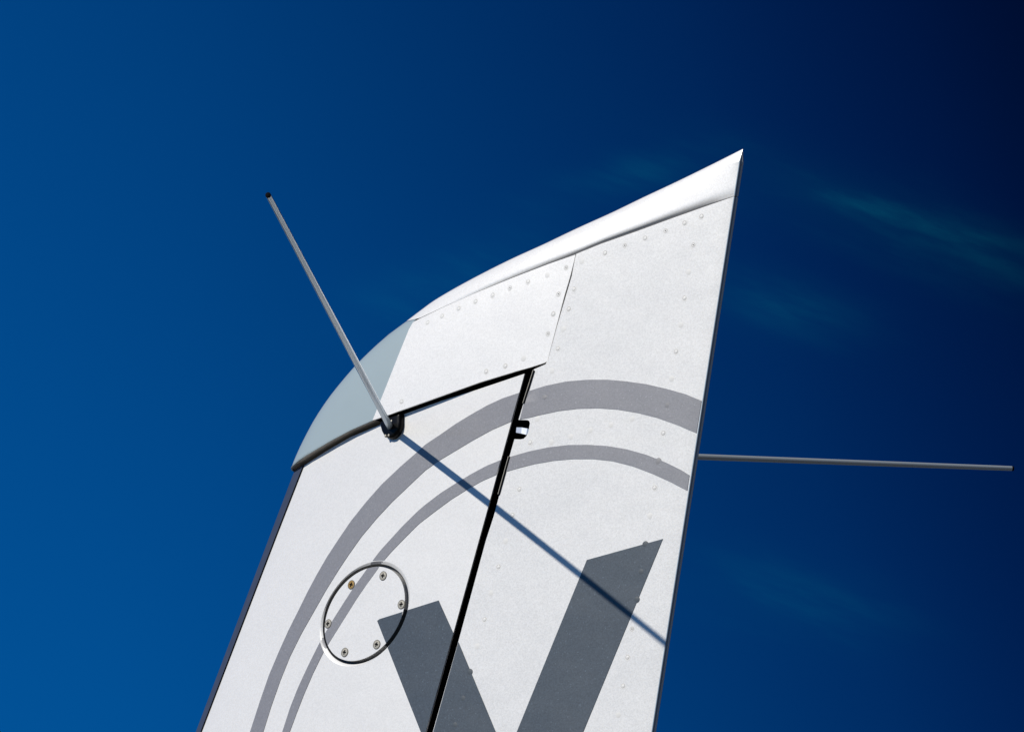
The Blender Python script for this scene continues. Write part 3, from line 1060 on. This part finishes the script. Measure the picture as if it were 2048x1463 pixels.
# floor of the notch, near-black for its shade
nq = RUD.from_px([(1026, 836), (1066, 836), (1064, 882), (1018, 882)])
Pn = RUD.P(*np.array(nq).T) + np.array([0, .026, 0])
link('notch_floor', Pn, [(0, 1, 2, 3)], FLAT_BLACK, rudder, smooth=False)
for q in ([(1066.5, 739.5), (1070, 741), (1049.5, 807), (1045.5, 806)], [(1017, 912), (1020.8, 913), (999.5, 989), (996.2, 988)]):
    q1 = [q[0], ((q[0][0] + q[1][0]) / 2, q[0][1]), ((q[3][0] + q[2][0]) / 2, q[2][1]), q[3]]
    q2 = [((q[0][0] + q[1][0]) / 2, q[0][1]), q[1], q[2], ((q[3][0] + q[2][0]) / 2, q[2][1])]
    box_between('seal_strip', RUD, q, -0.0012, 0.0012, BLACK, rudder, 0.0003)
    e = [((a[0] * .55 + b_[0] * .45), (a[1] + b_[1]) / 2) for a, b_ in ((q[0], q[1]), (q[3], q[2]))]
    box_between('seal_edge', RUD, [(e[0][0] - .6, e[0][1]), (e[0][0] + .5, e[0][1]), (e[1][0] + .5, e[1][1]), (e[1][0] - .6, e[1][1])], 0.0004, 0.0018, STEEL, rudder, 0.0002)


# ------------------------------------------------------------------ antennas
ROOT = np.array(FIN.P(*FIN.from_px([(781, 855)])[0])) + np.array([0, -0.003, 0])
LROD = np.array([0.34797, 0.52669, 0.02512])
ROOT = np.array([-0.13460, -0.04476, 3.95179])


def rod_part(side):
    p0 = ROOT * np.array([1, side, 1])
    d = LROD * np.array([1, -side, 1])
    L = np.linalg.norm(d)
    zc = Vector(d / L)
    xc = Vector((0, 0, 1)).cross(zc).normalized()
    yc = zc.cross(xc)
    m = Matrix((xc, yc, zc)).transposed().to_4x4()
    m.translation = Vector(p0)
    prof = [(0.0036, -0.004), (0.0036, 0.0), (0.0034, 0.004), (0.0034, L * .3), (0.0031, L * .6), (0.0027, L * .97), (0.0026, L - .0022), (0.00272, L - .0022), (0.00272, L - .0004), (0.0022, L), (0.0, L + .0001)]
    V, F = lathe(prof, 24)
    me = bpy.data.meshes.new('antenna')
    me.from_pydata(V, [], F)
    me.materials.append(ROD); me.materials.append(FLAT_BLACK)
    me.polygons.foreach_set('use_smooth', [True] * len(me.polygons))
    k = (len(prof) - 4) * 24
    me.polygons.foreach_set('material_index', [1 if i >= k - 24 else 0 for i in range(len(me.polygons))])
    me.update()
    me.set_sharp_from_angle(angle=math.radians(40))
    o = place('antenna', me, m, tail, 'thin white rod antenna reaching towards the viewer' if side > 0 else 'thin white rod antenna on the far side')
    bpy.context.view_layer.update()
    # silver ferrule where the rod leaves the mount
    V, F = lathe([(0.0, -0.0045), (0.0050, -0.0045), (0.0052, -0.001), (0.0047, 0.0008), (0.0036, 0.0012)], 20)
    me2 = bpy.data.meshes.new('ferrule')
    me2.from_pydata(V, [], F)
    me2.materials.append(ALU)
    me2.polygons.foreach_set('use_smooth', [True] * len(me2.polygons))
    return o, m, me2


def mount_part(side, parent):
    """oval black rubber-covered mount lying on the skin, its top run in under the horn"""
    loop_px = [(766.5, 846), (768, 856), (770.5, 865), (774, 871.5), (778.7, 876), (783, 878.3), (787.5, 878.6), (793, 877), (798.4, 872.5), (803.5, 866), (807, 857.5), (808.5, 848), (808.5, 838), (808.8, 829), (800, 832), (784, 838)]
    lp = densify(loop_px, 3, True)
    cpt = np.array([788, 852.0])
    levels = [(1.0, 0.0), (1.0, 0.0035), (0.97, 0.0050), (0.90, 0.0062), (0.75, 0.0068), (0.4, 0.0070)]
    V, F = [], []
    n = len(lp)
    for k, h in levels:
        for p in lp:
            q = cpt + (np.array(p) - cpt) * k
            sw = FIN.from_px([tuple(q)])[0]
            P = FIN.P(*sw)
            nn = FIN.Nrm(*sw)
            nn = nn if nn[1] < 0 else -nn
            V.append((P + nn * h) * np.array([1, side, 1]))
    for l in range(len(levels) - 1):
        for i in range(n):
            j = (i + 1) % n
            F.append((l * n + i, l * n + j, (l + 1) * n + j, (l + 1) * n + i))
    F.append(tuple((len(levels) - 1) * n + i for i in range(n)))
    if side < 0:
        F = [f[::-1] for f in F]
    F = [f[::-1] for f in F]
    o = link('antenna_mount', V, F, BLACK, parent)
    o.data.set_sharp_from_angle(angle=math.radians(35))
    return o


for side in (1, -1):
    rod, m, fme = rod_part(side)
    place('ferrule', fme, m, rod)
    mount_part(side, rod)
    if side > 0:
        me = bpy.data.meshes.new('mount_screw')
        V, F = lathe([(0.0, 0.0010), (0.0012, 0.0008), (0.0017, 0.0), (0.0017, -0.002)], 12)
        me.from_pydata(V, [], [f[::-1] for f in F])
        me.materials.append(STEEL)
        for p in ((779.5, 874.0), (786, 873.0), (791.5, 844.5)):
            place('mount_screw', me, frame_at(FIN, p, 0.0062), rod)

# ------------------------------------------------------------------ ground far below the frame, bounces light upwards
gv = [(-3000, -3000, 0), (3000, -3000, 0), (3000, 3000, 0), (-3000, 3000, 0)]
g = link('ground', gv, [(0, 1, 2, 3)], CONCRETE, None, smooth=False)
g['kind'] = 'structure'
